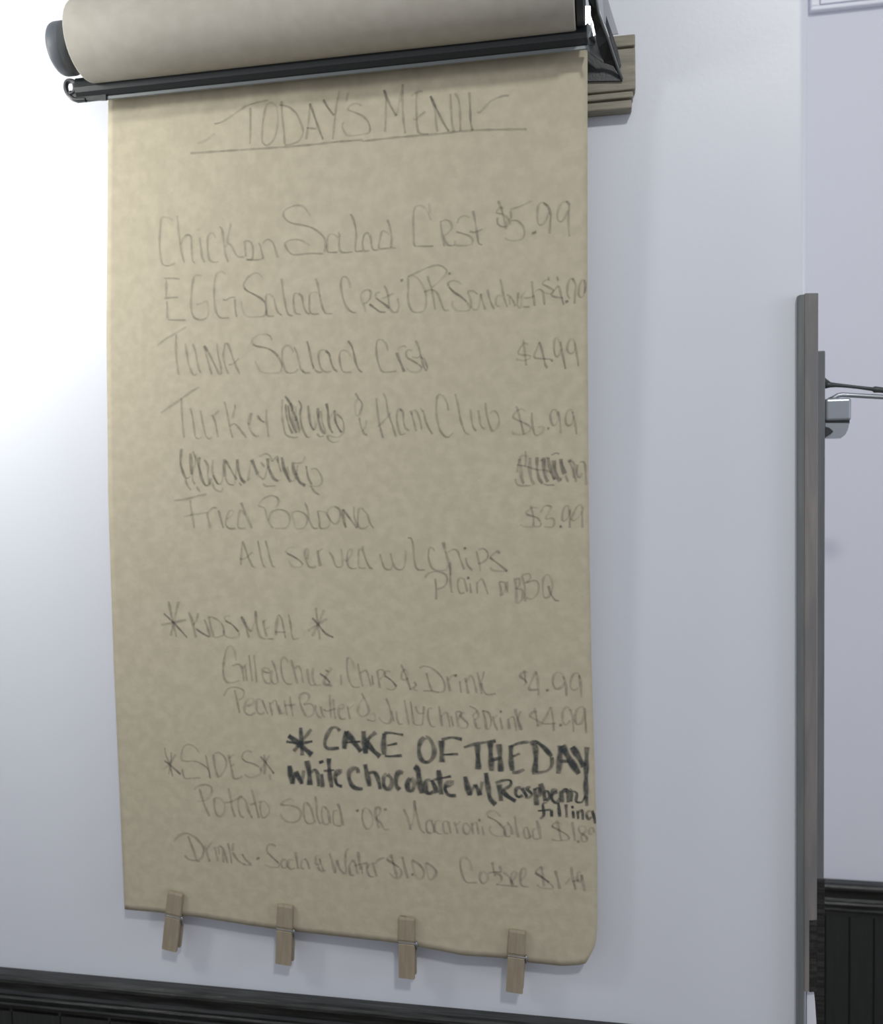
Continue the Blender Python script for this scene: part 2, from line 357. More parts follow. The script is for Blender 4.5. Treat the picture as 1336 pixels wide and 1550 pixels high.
# left bracket, hidden behind the roll from the front
bm = bmesh.new(); plate(bm, [Vector((XL-.004, y, z)) for y, z in [(-.104, zc+.012), (-.086, zc+.012), (-.04, zc-.004), (-.0235, zc-.018), (-.0235, zc-.034), (-.05, zc-.030), (-.104, zc-.012)]], (.002, 0, 0)); 
from_bm('bracket', bm, BLACK, disp)
bm = bmesh.new(); box(bm, XL-.004, XL+.026, -.0235, -.0215, zc-.034, zc-.010); from_bm('bracket_foot', bm, BLACK, disp)
adopt(disp)

# ------------------------------------------------------------------ paper roll and hanging sheet
roll = thing('paper_roll', 'thick brown kraft paper roll whose sheet hangs down as a handwritten menu', 'paper roll', (-.35, ROLLY, zc-RR))
bm = bmesh.new()
pr = [(XL+.002, .016), (XL, .018)]
k = 0
rr = .020
while rr < RR-.003:
    pr += [(XL+.0006*(k % 2), rr)]; rr += .0022; k += 1
pr += [(XL, RR-.0016), (XL+.0006, RR-.0004), (XL+.002, RR)]
pr += [(XL+(XR-XL)*t, RR+.0002*math.sin(9*t)) for t in (.2, .4, .6, .8)]
pr += [(XR-.002, RR), (XR, RR-.001), (XR, .018), (XR-.002, .016), (XL+.002, .016)]
lathe_x(bm, pr, ROLLY, zc, 128)
from_bm('roll', bm, ROLLM, roll, True)
_ZT = P(500, 100, .05).z; _ZB = P(500, 1440, .03).z
def sdep(x, z):
    """distance of the hanging sheet from the wall"""
    t = (z-_ZB)/(_ZT-_ZB)
    t = max(-.1, min(1.1, t))
    d = .026+.024*t+.004*(t*t-t)
    d += .0016*math.sin(x*9+z*3.1)*(1-.6*t)+.0008*math.sin(x*23-z*7+1)*(.3+.7*t)*.7
    # creases just under the cutter
    k = math.exp(-((z-_ZT)/.05)**2); d += .0007*k*math.sin(x*70+1.2*math.sin(x*31))
    # lower right corner curls towards the room
    u = max(0, (x+.12)/.12); v = max(0, (_ZB+.07-z)/.11); d += .012*u*u*v*v
    # lower edge lifts a little between the pins
    v2 = max(0, (_ZB+.05-z)/.05); d += .0022*v2*v2*math.sin(x*21+.4)
    return d
def S(px, py, off=0.0):
    dd = .04
    for _ in range(7):
        p = P(px, py, dd+off); dd = sdep(p.x, p.z)
    return P(px, py, dd+off)
def interp(tab, t):
    for (a, va), (b, vb) in zip(tab, tab[1:]):
        if t <= b: return va+(vb-va)*(t-a)/(b-a)
    return tab[-1][1]
left = [(-60, 166), (140, 164), (500, 161), (760, 164), (1000, 172), (1200, 181), (1376, 188.5), (1500, 193)]
right = [(-60, 889), (72, 889), (500, 889), (780, 891), (1000, 895), (1200, 901), (1300, 904), (1400, 904), (1425, 902), (1442, 897), (1453, 887), (1500, 880)]
def top_y(px): return 138-(px-165)*(140-74)/(889-165.)
bot = [(150, 1374), (188, 1376.5), (240, 1381), (300, 1388), (380, 1401), (430, 1408), (500, 1416), (600, 1427), (650, 1436), (700, 1446), (760, 1450), (800, 1457), (850, 1462), (875, 1461), (890, 1457), (910, 1445)]
NU, NV = 90, 150
vs = []; fs = []
for j in range(NV+1):
    v = j/NV
    for i in range(NU+1):
        u = i/NU
        yl0, yl1 = top_y(165)-10, 1376.5; x = 165+u*724
        for _ in range(3):
            y = (top_y(x)-10)+(interp(bot, x)-(top_y(x)-10))*v
            xl = interp(left, y); xr = interp(right, y); x = xl+(xr-xl)*u
        vs.append(S(x, y))
for j in range(NV):
    for i in range(NU):
        a = j*(NU+1)+i; fs.append((a, a+1, a+NU+2, a+NU+1))
# the sheet goes up behind the bar and joins the back of the roll
top = [vs[i] for i in range(NU+1)]
zj = zc-RR*.35; yj = ROLLY+RR*math.sqrt(1-.35**2)
base = len(vs)
for s in (1, 2, 3):
    t = s/3
    for i, p in enumerate(top):
        vs.append(Vector((p.x, p.y+(yj+.0003-p.y)*t, p.z+(zj-p.z)*t)))
for s in range(3):
    for i in range(NU):
        a = (i if s == 0 else base+(s-1)*(NU+1)+i); b = base+s*(NU+1)+i
        fs.append((b, b+1, a+1, a))
sheet = mesh_obj('sheet', vs, fs, PAPER, roll, True)
tag(sheet, 'hanging brown sheet with a handwritten menu')
so = sheet.modifiers.new('thickness', 'SOLIDIFY'); so.thickness = .0003; so.offset = 0

# handwriting: (region origin x, y, zoom, lines); every stroke is one pen pull on the sheet
TEXT = [
('pencil heading reading TODAYS MENU, underlined', 'pencil', [(280,110,4.453,'''
195,345 240,335 300,300 400,232 470,205 560,185
w1.3 d.7 85,475 140,455 200,410
w1.2 35,542 300,525 600,505 850,485 1000,468 1200,452
440,235 440,340 438,480
600,212 575,200 545,230 525,330 518,450 530,478 550,490 590,460 615,400 625,300 615,230 600,212
648,190 655,300 668,420 670,485; 630,218 690,228 745,270 780,340 795,400 770,455 720,480 670,487
840,205 835,300 825,380 815,450; d1.3 840,205 870,290 905,390 930,450; 815,372 890,378
d1.3 930,180 965,240 1005,290; 1040,120 1020,220 1010,300 1000,400 995,450; 1100,130 1085,195
1190,225 1160,208 1120,215 1098,248 1150,270 1200,295 1235,335 1245,390 1215,412 1110,425 1080,410 1058,360 1070,330'''),
(550,110,4.453,'''w1.2 -10,462 200,438 500,412 740,388 1100,380
135,115 150,160 150,280 145,400; d1.2 135,115 175,210 222,292; 222,292 245,180 265,75; 265,75 262,200 270,330 282,410
320,160 360,130 400,125; 360,130 355,200 358,300 362,370 378,408 440,412; 335,305 350,318 380,290 420,260
450,155 480,240 488,330 498,400; d1.3 450,155 490,240 540,340 575,395; 585,140 590,250 598,350 612,400
612,140 635,165 648,230 652,330 652,395; d1.2 712,130 718,230 722,330 735,390
d1.3 765,262 780,272; 780,272 810,240 860,190 940,155 980,155''')]),
('pencil line reading Chicken Salad Crst $5.99', 'pencil', [(230,290,6.073,'''
188,270 165,245 120,235 85,245 75,330 68,450 72,560 85,640 110,675 160,680 215,655
230,220 242,350 258,480 275,580 298,655; 265,490 280,440 315,400 355,412 362,500 365,580 375,640 400,660
435,420 448,520 462,610 485,652; 415,342 432,360
582,430 570,395 545,380 515,410 508,480 515,570 530,630 570,648 615,642
615,320 640,340 652,410 662,500 675,580 700,650; 715,285 720,310 705,380 695,430 690,475; 668,515 700,478 730,500 765,570 800,600 850,598
848,450 855,530 862,600; 850,455 890,455 920,490 928,560 915,620 865,625; 865,625 960,628 1020,615
975,470 995,500 1008,560 1022,620; 1015,480 1050,445 1085,445 1115,480 1135,540 1155,610'''),
(420,290,6.073,'''
302,230 275,185 240,140 180,125 110,145 60,180 55,225 90,270 150,295 240,310 320,335 380,375 430,430 440,510 425,560
298,498 240,460 180,440 110,447 70,475 80,520 130,575 200,578 300,568 420,570
560,425 520,395 480,392 460,420 455,480 458,550 500,558 555,555; 555,370 568,400 565,480 572,540 590,558 640,560 690,550
665,205 690,240 712,310 722,400 715,480 715,545 745,548 785,545
845,395 820,378 795,400 780,460 785,520 800,545 845,542; 845,395 858,440 862,490 875,530 895,540 930,530
1030,400 1000,372 960,365 940,440 932,520 990,522 1048,515; 1005,255 1025,300 1040,370 1048,440 1045,510 1090,518'''),
(600,280,4.453,'''
232,240 215,195 180,145 140,138 118,170 112,250 115,340 120,405 160,412 250,412; d.7 218,120 226,195
295,240 302,300 312,360 322,415; 295,250 330,235 362,250 372,285 350,320 315,345; 315,345 335,390 355,408 395,405
495,225 465,207 425,220 408,260; 400,315 450,328 500,350 512,385 490,405 400,405 395,370
512,172 525,215 535,280 545,350 555,395 580,402; 490,312 530,318 580,295
725,160 700,150 672,185 720,200 760,235 765,270; 680,215 682,260 710,280 745,275 750,230; 685,105 715,190 740,300
765,165 840,140 910,105; 768,168 772,230; 770,240 810,240 850,275 862,320 850,360 800,375 750,370 728,352
w1.8 d1.4 922,312 930,332
1020,140 985,118 955,135 948,200 955,260 980,268 1010,230 1025,180; d1.2 985,118 1020,145 1038,200 1035,260 1030,330
1165,135 1140,110 1110,125 1085,180 1085,230 1105,248 1130,225 1155,170; 1140,108 1162,130 1158,220 1160,300 1165,350''')]),
('pencil line reading EGG Salad Crst OR Sourdough $4.99', 'pencil', [(230,390,5.809,'''
105,182 180,180 245,188; 125,190 125,350; 105,358 160,350 230,348; 130,380 135,540; 135,545 200,548 300,548
438,160 400,152 365,175 350,260 342,370 345,460 365,520 410,545 455,540 490,510 492,440 480,385 430,400 385,412
648,152 620,125 575,135 550,200 545,330 555,450 580,510 610,530 680,528; 620,370 650,372 690,350 735,350; 728,360 730,440 745,525
975,180 945,145 905,135 850,165 810,220 805,260; d1.3 805,260 835,290 900,325 960,360 995,400; 995,400 1005,460 985,512 920,520 850,520 810,490 790,430 785,380
1070,355 1035,322 1005,330 1000,400 1005,480 1020,512 1075,512; 1070,355 1080,400 1092,450 1115,490 1145,508
1135,180 1145,250 1155,320 1170,400 1185,470 1205,505 1240,508'''),
(440,390,5.567,'''
60,300 30,305 22,350 28,430 45,470 90,478; 60,300 92,325 102,380 115,430 135,465 165,475
250,335 225,292 190,290 160,310 155,380 160,450 185,475 240,472; 205,170 225,220 240,300 255,380 270,430 295,470 355,470
502,262 492,205 465,162 435,165 420,220 430,300 448,370 475,425 515,458 555,462
630,465 625,430 605,380 590,340 590,310 615,280 650,270 672,290 668,340 640,375 615,385; d1.3 660,390 700,420 750,455 800,458
755,290 720,300 712,335; d1.3 712,335 750,365 800,400 830,430
785,235 805,270 820,330 825,390 835,430 860,458 895,455 910,400 895,340; 765,345 800,330 865,300
935,190
985,160 990,250 985,330 1000,410 1030,455 1080,460 1120,445 1140,390 1138,320 1125,265 1090,200 1050,160 1010,150 985,160
985,160 1080,115 1160,80 1240,62 1300,90 1310,130 1250,200 1190,250; 1150,150 1165,200 1185,260 1200,340 1215,440; 1120,290 1180,270 1225,290 1255,350 1280,420 1300,445 1336,440'''),
(660,390,5.567,'''
112,132
215,225 180,200 130,195 100,215 105,245; d1.3 105,245 150,290 210,330 260,375; 260,375 285,420 270,445 200,450 160,435 135,400 140,360
260,285 285,340 300,430; 260,285 310,280 350,310; 300,430 335,440 362,400 375,300
375,300 390,370 415,440; 430,265 445,330 470,400 490,435
560,330 530,315 505,340 505,400 540,410; 540,180 555,250 570,330 600,420
590,310 625,330 650,370 670,410; 620,400 615,330; 690,290 685,400 710,420 725,320
700,345 760,275; 735,340 790,335 830,320; 725,415 790,415
805,195 815,300 830,410; 830,290 870,265 900,300 912,400
950,180 920,190 895,220 940,245 985,275 970,300 925,300 890,275; 940,155 955,200
1015,155 1030,200; 1030,230 1000,270 970,310 1000,330 1070,340; 1035,235 1050,310 1075,400; 1100,370
1160,190 1145,172 1120,190 1105,240 1105,310 1130,350; 1145,172 1175,230 1170,300 1165,390
1255,190 1230,185 1205,240 1200,310 1220,335 1245,310 1255,240; 1245,185 1258,230 1252,300''')]),
('pencil line reading TUNA Salad Crst|pencil price reading $4.99 beside the tuna line', 'pencil', [(230,480,5.809,'''
45,250 120,190 200,145 300,85; 212,150 208,260 215,380 232,510
290,230 305,320 320,410 350,490 375,512 395,490; 355,235 380,300 395,380 408,450 430,492
w1.3 455,250 485,300; 455,250 480,350 505,440 525,505; 455,250 500,320 540,400 590,500 612,505; 570,230 580,330 600,420 610,500
640,240 625,340 640,420 672,505; 630,240 660,232 680,270 710,360 740,440 770,500; 665,418 710,410 765,360
d1.3 1055,205 1035,165 995,148; 995,148 930,160 880,200 880,235; d1.2 880,235 920,255 1000,270 1060,300 1110,350; 1110,350 1140,420 1130,490; 1120,490 980,488 930,440 905,385
1245,310 1215,262 1185,248 1150,280 1142,350 1155,430 1190,488 1250,485 1285,450; 1245,260 1270,310 1290,390 1310,460 1330,485'''),
(440,490,5.809,'''
100,400 120,430 175,430
d1.2 140,150 155,200 170,270 185,340 205,400; 205,400 240,425 280,425
330,260 295,232 260,235 242,280 250,340 270,400 310,425 360,415; d1.2 305,235 335,265 345,300 360,360 385,405 415,420
530,290 500,245 460,232 430,260 430,330 445,395 470,425 540,425; d1.2 500,148 535,200 555,270 570,340 595,400 630,430
d1.2 855,240 835,175 795,135; 795,135 760,150 750,220 760,310 780,380 805,420 860,425 930,415
w1.3 d1.2 930,250 950,310 975,370 998,425; 935,240 960,205 1000,195 1015,210
1070,238 1040,228 1012,250 1020,300; d1.2 1020,300 1070,325 1120,355; 1120,355 1150,385 1130,420 1080,425 1035,410 1018,380
1095,145 1125,210 1145,290 1165,370 1190,420; 1060,290 1110,300 1140,280; 1140,300 1170,310 1200,390 1185,420'''),
(740,490,8.35,'''
500,265 455,245 420,265 375,340 370,378 430,395 490,398 530,410 510,440 430,465 340,445; 432,200 440,280 455,400 470,530
635,225 600,320 570,420 640,440 740,445 790,450; d1.2 635,225 660,310 690,430 710,520 740,565; 795,465
900,300 880,210 850,180 825,220 820,320 835,400 855,420 885,390 905,310; d1.2 900,220 925,370 945,470 965,575
1090,290 1075,220 1040,190 1005,230 985,310 1005,365 1035,380 1075,350 1090,290; 1080,230 1105,370 1120,460 1130,540''')]),
('pencil line reading Turkey & Ham Club $6.99 with one word scribbled out', 'pencil', [(230,580,5.809,'''
w1.2 75,265 150,210 260,135 340,75 420,30; 255,125 260,230 268,350 282,480
335,215 355,300 370,400 380,470 410,488 440,470; 425,240 440,330 455,400 475,470 505,488 530,465
525,275 550,330 565,400 580,480; 540,290 590,235
635,160 655,240 675,340 690,420 708,480; 725,185 730,215 715,260 710,310; 685,380 720,355 755,385 790,430 830,480
835,350 855,365 875,260 850,310 850,380 880,440 915,468 940,460
d1.3 925,280 950,320 990,345; 1005,230 1005,330 1015,400 1025,475'''),
(410,580,5.809,'''
100,140 95,250 105,350 130,450 200,478 240,470; d1.4 120,112 150,150 180,205 185,250; d1.3 128,180 135,280 160,380 190,445; d1.3 150,190 165,300 200,400 225,440
195,190 185,260 200,350 230,435; d1.3 240,150 265,200 255,270 270,380 300,450 320,475 345,470; 215,200 225,330 250,440
w1.2 d1.4 325,195 335,290 350,370 380,415; 385,415 385,330 370,280; w1.2 d1.3 410,215 415,300 435,390 465,440 490,430; 440,240 450,340 480,430
w1.2 d1.4 485,175 500,240 505,330 520,400 545,440; 500,330 560,235; d1.4 560,235 565,330 590,390 620,435; 575,270 620,310 640,370 635,430 600,470 560,475 500,455
490,455 510,500 550,520 600,505; d.9 170,170 220,330 200,250 260,420; 400,440 430,470 470,460; 390,400 430,240
740,85 760,120 800,180 790,240 765,290 745,280 740,180 770,135; 775,300 790,380 805,410 830,380 838,320; 800,410 820,445 850,455
925,130 935,240 955,370 985,485; 985,85 1010,140 1030,260 1070,380 1098,475; 930,385 985,340 1060,250
1150,240 1125,225 1105,280 1115,380 1140,450 1185,440; 1130,225 1160,260 1165,340 1185,400 1220,415
1225,240 1250,320 1275,425; 1235,280 1260,235 1290,270 1315,350 1325,410; 1310,215 1336,250'''),
(640,580,5.138,'''
0,210 20,290 45,350 75,400
d1.2 198,215 185,150 150,90; 150,90 115,95 103,180 108,270 130,360 160,405 195,420 235,385
250,80 270,160 285,250 305,330 330,385 365,400
370,200 375,270 390,340 415,375; 430,205 440,280 450,330 480,358 485,340
485,150 495,240 515,320 540,380; 515,240 550,215 580,240 592,290 580,340 545,378
800,222 770,200 730,215 700,260 740,290 800,315 835,345 820,380 760,400 700,390 692,370; 722,175 740,220 765,320 785,405
845,225 850,320 870,400 900,402 935,370 930,335 890,345; 975,352
1050,250 1040,215 1010,205 990,250 1000,310 1020,330 1045,300 1055,240; 1050,220 1065,300 1072,395
1170,240 1150,205 1125,215 1110,260 1110,310 1130,330 1160,310 1170,250; 1160,220 1180,300 1195,400''')]),
('scribbled out pencil words|scribbled out pencil price at the right edge', 'pencil', [(250,670,5.138,'''
w1.2 d1.3 125,45 118,150 130,210 160,275 200,262; 155,280 170,330 200,370; w1.6 d1.2 195,80 200,170 205,250; 215,65 235,150 210,230 215,300 235,325; 240,340 270,385
w1.3 d1.3 265,110 260,180 280,270 310,330 340,325 355,270; w1.2 300,130 330,180 330,250 345,330; 370,130 365,220 380,280 410,322 440,315; d1.3 370,250 410,322; 365,310 385,360 430,380 450,350
w1.5 d1.3 462,125 458,200 465,270; 465,270 490,320 535,328; d1.3 470,140 510,210 555,290; w1.3 d1.4 560,125 565,200 590,280 620,312; 620,312 665,270; 570,310 595,335
440,315 460,140; 540,325 560,140; 640,300 670,130; w1.6 d1.4 670,130 690,180 720,250; 720,250 765,290; 740,150 775,190
730,110 780,85 815,105 830,150; w1.4 d1.4 795,120 805,200 840,275 880,300; 880,300 905,280; 760,315 780,338 860,335; 860,120 880,160 900,230; 830,150 870,105 880,160
w1.5 d1.4 905,110 920,190 950,270 980,305; 980,305 1010,290; w1.6 d1.4 990,150 1000,220 1040,300 1090,335; 1000,160 1060,155 1080,130 1085,105; 1010,290 1030,170; 950,180 960,310
d1.3 1095,180 1110,270 1140,330; 1130,210 1165,200 1200,235 1220,290 1205,330 1170,340 1110,335; 1130,335 1160,380 1200,408; 230,90 280,250; 770,290 800,180; 1050,330 1020,230'''),
(740,670,8.35,'''
460,100 465,250 455,300; 530,200 470,165 410,165 385,210 365,280 355,380; 350,280 470,300 600,340 700,345 790,380; w1.5 385,200 400,330 410,450 440,520
330,450 350,520 400,545 530,540; w1.5 515,190 515,350 530,450 570,535; w1.3 d1.3 605,180 605,330 630,450 680,520; 680,520 740,535 830,535
w1.4 d1.3 650,240 690,200 690,330 710,430 745,500; w1.6 d1.4 745,190 765,300 800,400 830,470; w1.6 d1.4 815,220 830,330 860,430 905,490; w1.2 905,490 920,430
w1.8 d1.4 905,200 920,300 960,400; 960,400 1000,500; w1.8 d1.4 1010,210 1020,250; w1.3 1010,210 1050,240 1085,290 1080,380 1100,500; 1010,230 1060,350 1070,450; 780,160 850,130 890,145
w1.2 700,200 760,180; 740,430 700,220; 1140,250 1190,240 1215,290 1220,400 1230,540; 1120,270 1110,380 1140,440 1180,380''')]),
('pencil line reading Fried Bologna|pencil price reading $3.99', 'pencil', [(250,740,3.929,'''
w1.2 50,70 120,60 200,40 245,32; 148,65 155,130 172,235; 108,165 170,152 240,142
w1.2 245,135 255,180 268,235; 250,145 285,112 310,115; 315,125 330,180 345,235
365,180 400,155 405,132 385,130 365,165 360,210 380,235 420,235
475,160 450,125 435,165 435,230 480,232; w1.2 450,80 470,130 490,180 515,235
550,102 590,115 605,170 625,215 645,235; 550,102 580,60 630,40 668,55 670,90 650,115; 615,190 630,140 680,122 725,140 740,180 720,230 650,235
765,190 755,160 760,140 790,132 830,150 845,185 825,230 780,235 765,190
828,80 845,120 855,180 880,232 910,232
905,130 915,180 920,230 950,235 975,220 975,180 950,140 905,130
960,150 985,190 1010,210 1035,185 1035,130 1005,105 975,118 960,150; 1005,105 1040,125 1060,200 1075,235
d1.2 1055,120 1100,180 1140,235; 1055,120 1065,180 1075,230; 1120,105 1125,170 1145,232
1185,120 1155,115 1145,160 1150,225 1185,235 1210,215; 1165,115 1200,150 1215,200 1240,235'''),
(740,670,8.35,'''
625,835 590,820 540,825 465,880 465,905; d1.2 465,905 550,930 610,950 650,1000; 650,1000 650,1050 560,1065 440,1060 390,1030; 525,790 545,870 560,960 560,1060
650,885 705,800 785,812 760,870 715,960 800,955 825,1000 800,1065 690,1060; 905,1060
1020,830 985,795 950,820 925,900 925,980 945,992 1000,940 1025,850; 1015,830 1020,950 1020,1080
1180,820 1150,780 1105,820 1060,910 1040,965 1075,985 1140,930 1175,860; 1185,810 1175,900 1180,1080''')]),
('pencil line reading All served w/ chips', 'pencil', [(340,810,5.138,'''
138,45 130,130 125,235; 138,45 165,120 190,190 220,245 240,250; 115,185 160,180 215,130
255,40 270,110 285,190 305,245 325,248; 315,40 335,110 350,180 375,245 395,245
545,100 510,95 475,115 480,140; d1.2 480,140 540,170 590,205 608,235; 608,235 580,250 530,245 495,200
w1.2 640,190 650,120 630,105 622,150 640,220 660,248 690,250 715,240; w1.3 720,115 730,180 745,245; 725,130 765,100
812,130 840,175 860,235 885,250 915,235 912,160 905,105
925,190 945,200 985,150 985,110 960,120 950,180 960,240 990,260 1030,255
1075,120 1045,110 1040,170 1045,250 1100,255; 1070,80 1080,140 1100,200 1130,255 1155,258'''),
(560,810,4.453,'''
65,125 80,180 100,225 140,230 150,190; 138,120 150,180 175,225 215,230 235,190 240,100
250,22 275,20 290,70 295,150 310,220 335,235 370,232
d1.2 438,110 415,80; 415,80 398,90 393,150 410,210 440,235 510,235 525,200
w1.5 d1.2 490,45 505,100; w1.2 505,100 525,170 540,230 545,270; 520,120 560,95 590,110 610,170 635,235
645,150 655,200 690,240; 638,88
715,105 730,170 745,245; 725,100 760,90 790,115 790,155 755,185 725,190
w1.3 d1.2 848,102 878,122; 855,105 805,150; d1.3 805,150 860,190 925,243; 925,243 830,238 810,215''')]),
('pencil line reading Plain or BBQ', 'pencil', [(560,810,4.453,'''
370,290 390,260 440,245 500,260 520,300 500,345 450,365; 438,290 445,360 445,435
540,180 540,300 550,385 565,385
630,295 600,290 590,340 605,390 640,385; 632,290 645,340 655,385; 672,320 680,395; 660,288; 718,310 722,395; 720,330 750,295 770,330 795,400
w1.2 868,315 880,360 885,410; 868,315 905,320 910,370 875,412; w1.2 920,310 925,390
w1.3 975,295 985,380 985,460; w1.2 965,295 1005,295 1005,340 985,360 1025,370 1025,430 990,465; 1020,270 1040,340 1045,450; 1020,270 1070,260 1080,290 1050,320 1110,305 1135,330 1130,390 1090,430 1050,420
1190,262 1165,300 1165,380 1175,420 1205,415 1225,370 1225,310 1200,265 1190,262; d1.2 1200,340 1220,400 1250,440 1275,440''')]),
('pencil heading reading KIDS MEAL between two asterisks', 'pencil', [(230,910,4.607,'''
d1.3 80,85 150,150 245,255; w1.3 185,0 150,150 130,240; w1.2 115,0 145,150 170,250; w1.4 60,165 145,150 240,128
w1.4 255,75 280,140 305,255; 322,80 310,130 290,165; d1.4 305,190 345,220 400,250
w1.2 365,125 385,180 405,250; w1.2 395,110 410,180 430,250; 385,110 430,115 480,150 500,200 490,240 430,255
545,105 505,105 510,135; d1.4 510,135 560,165 605,215; 605,215 600,250 540,255 505,235 495,200
w1.2 620,105 645,150 675,255; w1.3 620,105 655,170 690,215; 690,215 720,130 720,65; w1.2 720,65 730,170 755,250 800,262
w1.3 775,130 780,180 800,250; 770,150 800,125; 800,262 850,262; 790,195 825,175
w1.4 880,95 865,170 862,240; 880,90 905,130 930,260; 855,215 935,215
950,90 965,160 975,240 990,265 1025,255
d1.4 1115,115 1160,165 1210,225 1265,252; w1.2 1140,45 1155,150 1170,270; w1.3 1200,60 1160,155 1115,245; w1.3 1085,205 1150,165 1220,120''')]),
('pencil line reading Grilled Cheese, Chips & Drink|pencil price reading $4.99 beside the grilled cheese line', 'pencil', [(320,970,4.453,'''
w1.2 165,135 155,70 130,35 100,60 82,150 80,230 105,278 150,280 190,265; w1.2 135,170 180,158 205,185 220,275
205,185 240,150; 225,165 240,275; 252,95 262,180 275,275; 285,95 295,180 305,285
w1.2 345,205 390,215 380,185 345,190 345,240 370,285 400,285; w1.2 420,215 405,200 400,260 420,290 445,285; 405,130 430,190 450,285
w1.3 520,150 495,112 470,120; 470,120 468,180 480,250 510,290 545,290; w1.2 535,125 555,200 578,290; 560,190 585,170 605,210 615,285
w1.2 645,185 650,240 665,295 700,295; w1.2 685,180 680,240 700,295 740,295
d1.4 730,220 770,250 800,285; 800,285 770,300; d1.3 765,195 790,210; w1.5 810,180 770,240 760,290 815,300; 870,225 875,300
w1.3 965,190 945,130 915,110; 915,110 912,180 925,260 955,310 1000,310; 985,150 1000,230 1020,310; 1000,220 1040,200 1060,250 1075,310
1080,230 1090,300; w1.2 1115,200 1125,260 1135,320; 1115,200 1150,195 1165,225 1130,260; 1210,210 1175,205 1165,235; d1.4 1165,235 1210,265 1248,310; 1248,310 1220,330 1175,320'''),
(590,980,4.175,'''
70,105 105,190 130,270; w1.2 95,135 75,160 75,200 105,200 110,160 95,135; 150,215 165,240 150,265 175,272; 130,270 165,235
185,130 220,118 270,135 320,180 345,230 340,275 300,285; 230,160 245,220 265,275; 210,275 260,275 310,285
w1.2 360,180 370,230 378,280; 370,210 390,180 425,175; 440,210 450,290; 415,178; w1.2 475,190 485,240 495,295; 480,220 510,180 530,210 548,290; w1.2 550,155 570,230 580,295; 595,150 580,215; 575,220 590,270 615,298 670,290
w1.2 875,160 845,155 822,180 850,205 865,225 840,240; 848,140 858,230; w1.2 925,150 895,210 880,265 940,265; w1.2 925,150 935,230 940,305; 995,270
w1.2 1100,200 1085,165 1060,157 1035,180 1030,230 1050,262 1085,250 1105,215; w1.2 1095,180 1112,240 1115,310
1200,200 1190,165 1165,165 1145,200 1140,250 1165,270 1195,250; w1.2 1195,175 1205,240 1210,315''')]),
('pencil line reading Peanut Butter & Jelly Chips & Drink $4.99', 'pencil', [(320,970,4.453,'''
80,375 110,325 160,312 215,335 210,380 180,400; 155,330 175,420 190,490
w1.2 235,440 275,425 285,395 250,390 225,430 225,480 260,500 300,480
w1.2 335,395 305,400 305,470 330,495 360,480; 340,395 360,450 380,495
390,410 400,460 410,505; 395,430 430,400 445,450 460,500; 450,430 470,490 495,480; 490,400 500,460 510,505; 528,370 535,440 550,510; 490,435 570,430
w1.2 590,370 600,430 620,480 640,510; w1.2 590,370 625,350 655,365 650,400 615,430; 620,430 670,425 690,460 680,500 640,515
700,430 705,480 730,520 745,500; 735,440 745,490 765,520; 795,360 800,440 805,520; 820,390 825,460 835,530; d1.2 750,460 775,475; 775,475 840,455
w1.2 860,460 885,455 890,430 865,435 855,480 870,525 905,525; 915,440 925,490 935,530; 925,460 960,430
w1.2 1010,350 1045,420 1060,480 1020,510 985,480 1000,420 1030,380; 1045,530 1100,540 1095,490 1070,500
1175,385 1200,450 1210,530 1190,558 1150,545 1125,510'''),
(590,980,4.175,'''
10,400 25,470; 40,400 45,450 60,485 85,480; 90,330 105,410 120,490; 130,340 140,410 150,480 165,490 205,490; 160,370 180,415 215,415; 215,370 210,430 205,490
270,390 245,385 240,440 260,495 290,500; w1.2 310,370 320,440 330,500; 320,440 355,410 370,450 380,505; 385,430 400,500; w1.2 415,405 425,460 435,505; 415,405 450,410 430,455; w1.2 475,410 445,430 490,480 480,510 440,505
500,370 540,390 560,430 540,455 525,430 555,400; w1.2 530,450 550,510 575,505; w1.2 585,395 600,450 610,520; 580,400 620,410 640,460 630,510 610,520; 650,430 660,480 680,525; 655,450 680,425; 695,440 710,520; 700,405; w1.2 745,450 755,520; 745,460 780,440 800,530; w1.3 790,385 805,450 825,525; w1.2 830,400 810,450 835,525
w1.2 935,405 900,410 885,435 930,460 955,485 920,500; 912,380 925,440 935,500; 1015,375 985,440 965,480 1050,480; 1015,375 1030,450 1035,530; 1078,490
w1.2 1140,400 1120,375 1095,400 1090,460 1110,490 1140,460; 1140,390 1155,450 1160,535; w1.2 1230,395 1215,375 1185,390 1170,440 1180,485 1215,470 1232,400; 1230,385 1235,460 1240,545''')]),
('bold black marker line reading CAKE OF THE DAY after an asterisk', 'marker', [(420,1090,5.567,'''
w1.3 90,130 180,200 290,295; w.8 195,60 200,180 208,300; w.7 285,75 210,170 135,265; w.7 70,180 180,195 295,178
w.85 525,95 500,65 460,65 425,110 400,170 400,215 430,240 520,235; 
w1.05 578,90 568,170 560,245; w1.2 578,95 630,170 705,265; w.5 565,190 700,180
w1.15 722,90 730,180 742,285; w.9 830,100 780,140 745,185; w1.15 745,180 800,250 865,308
w1.05 900,110 892,200 898,295; w.7 900,300 940,305 1050,298; w.65 895,108 960,108 1060,125; w.6 920,215 1010,195
w.95 1240,145 1205,180 1190,240 1200,310 1230,350 1275,350 1310,310 1320,250 1300,190 1270,150 1240,145'''),
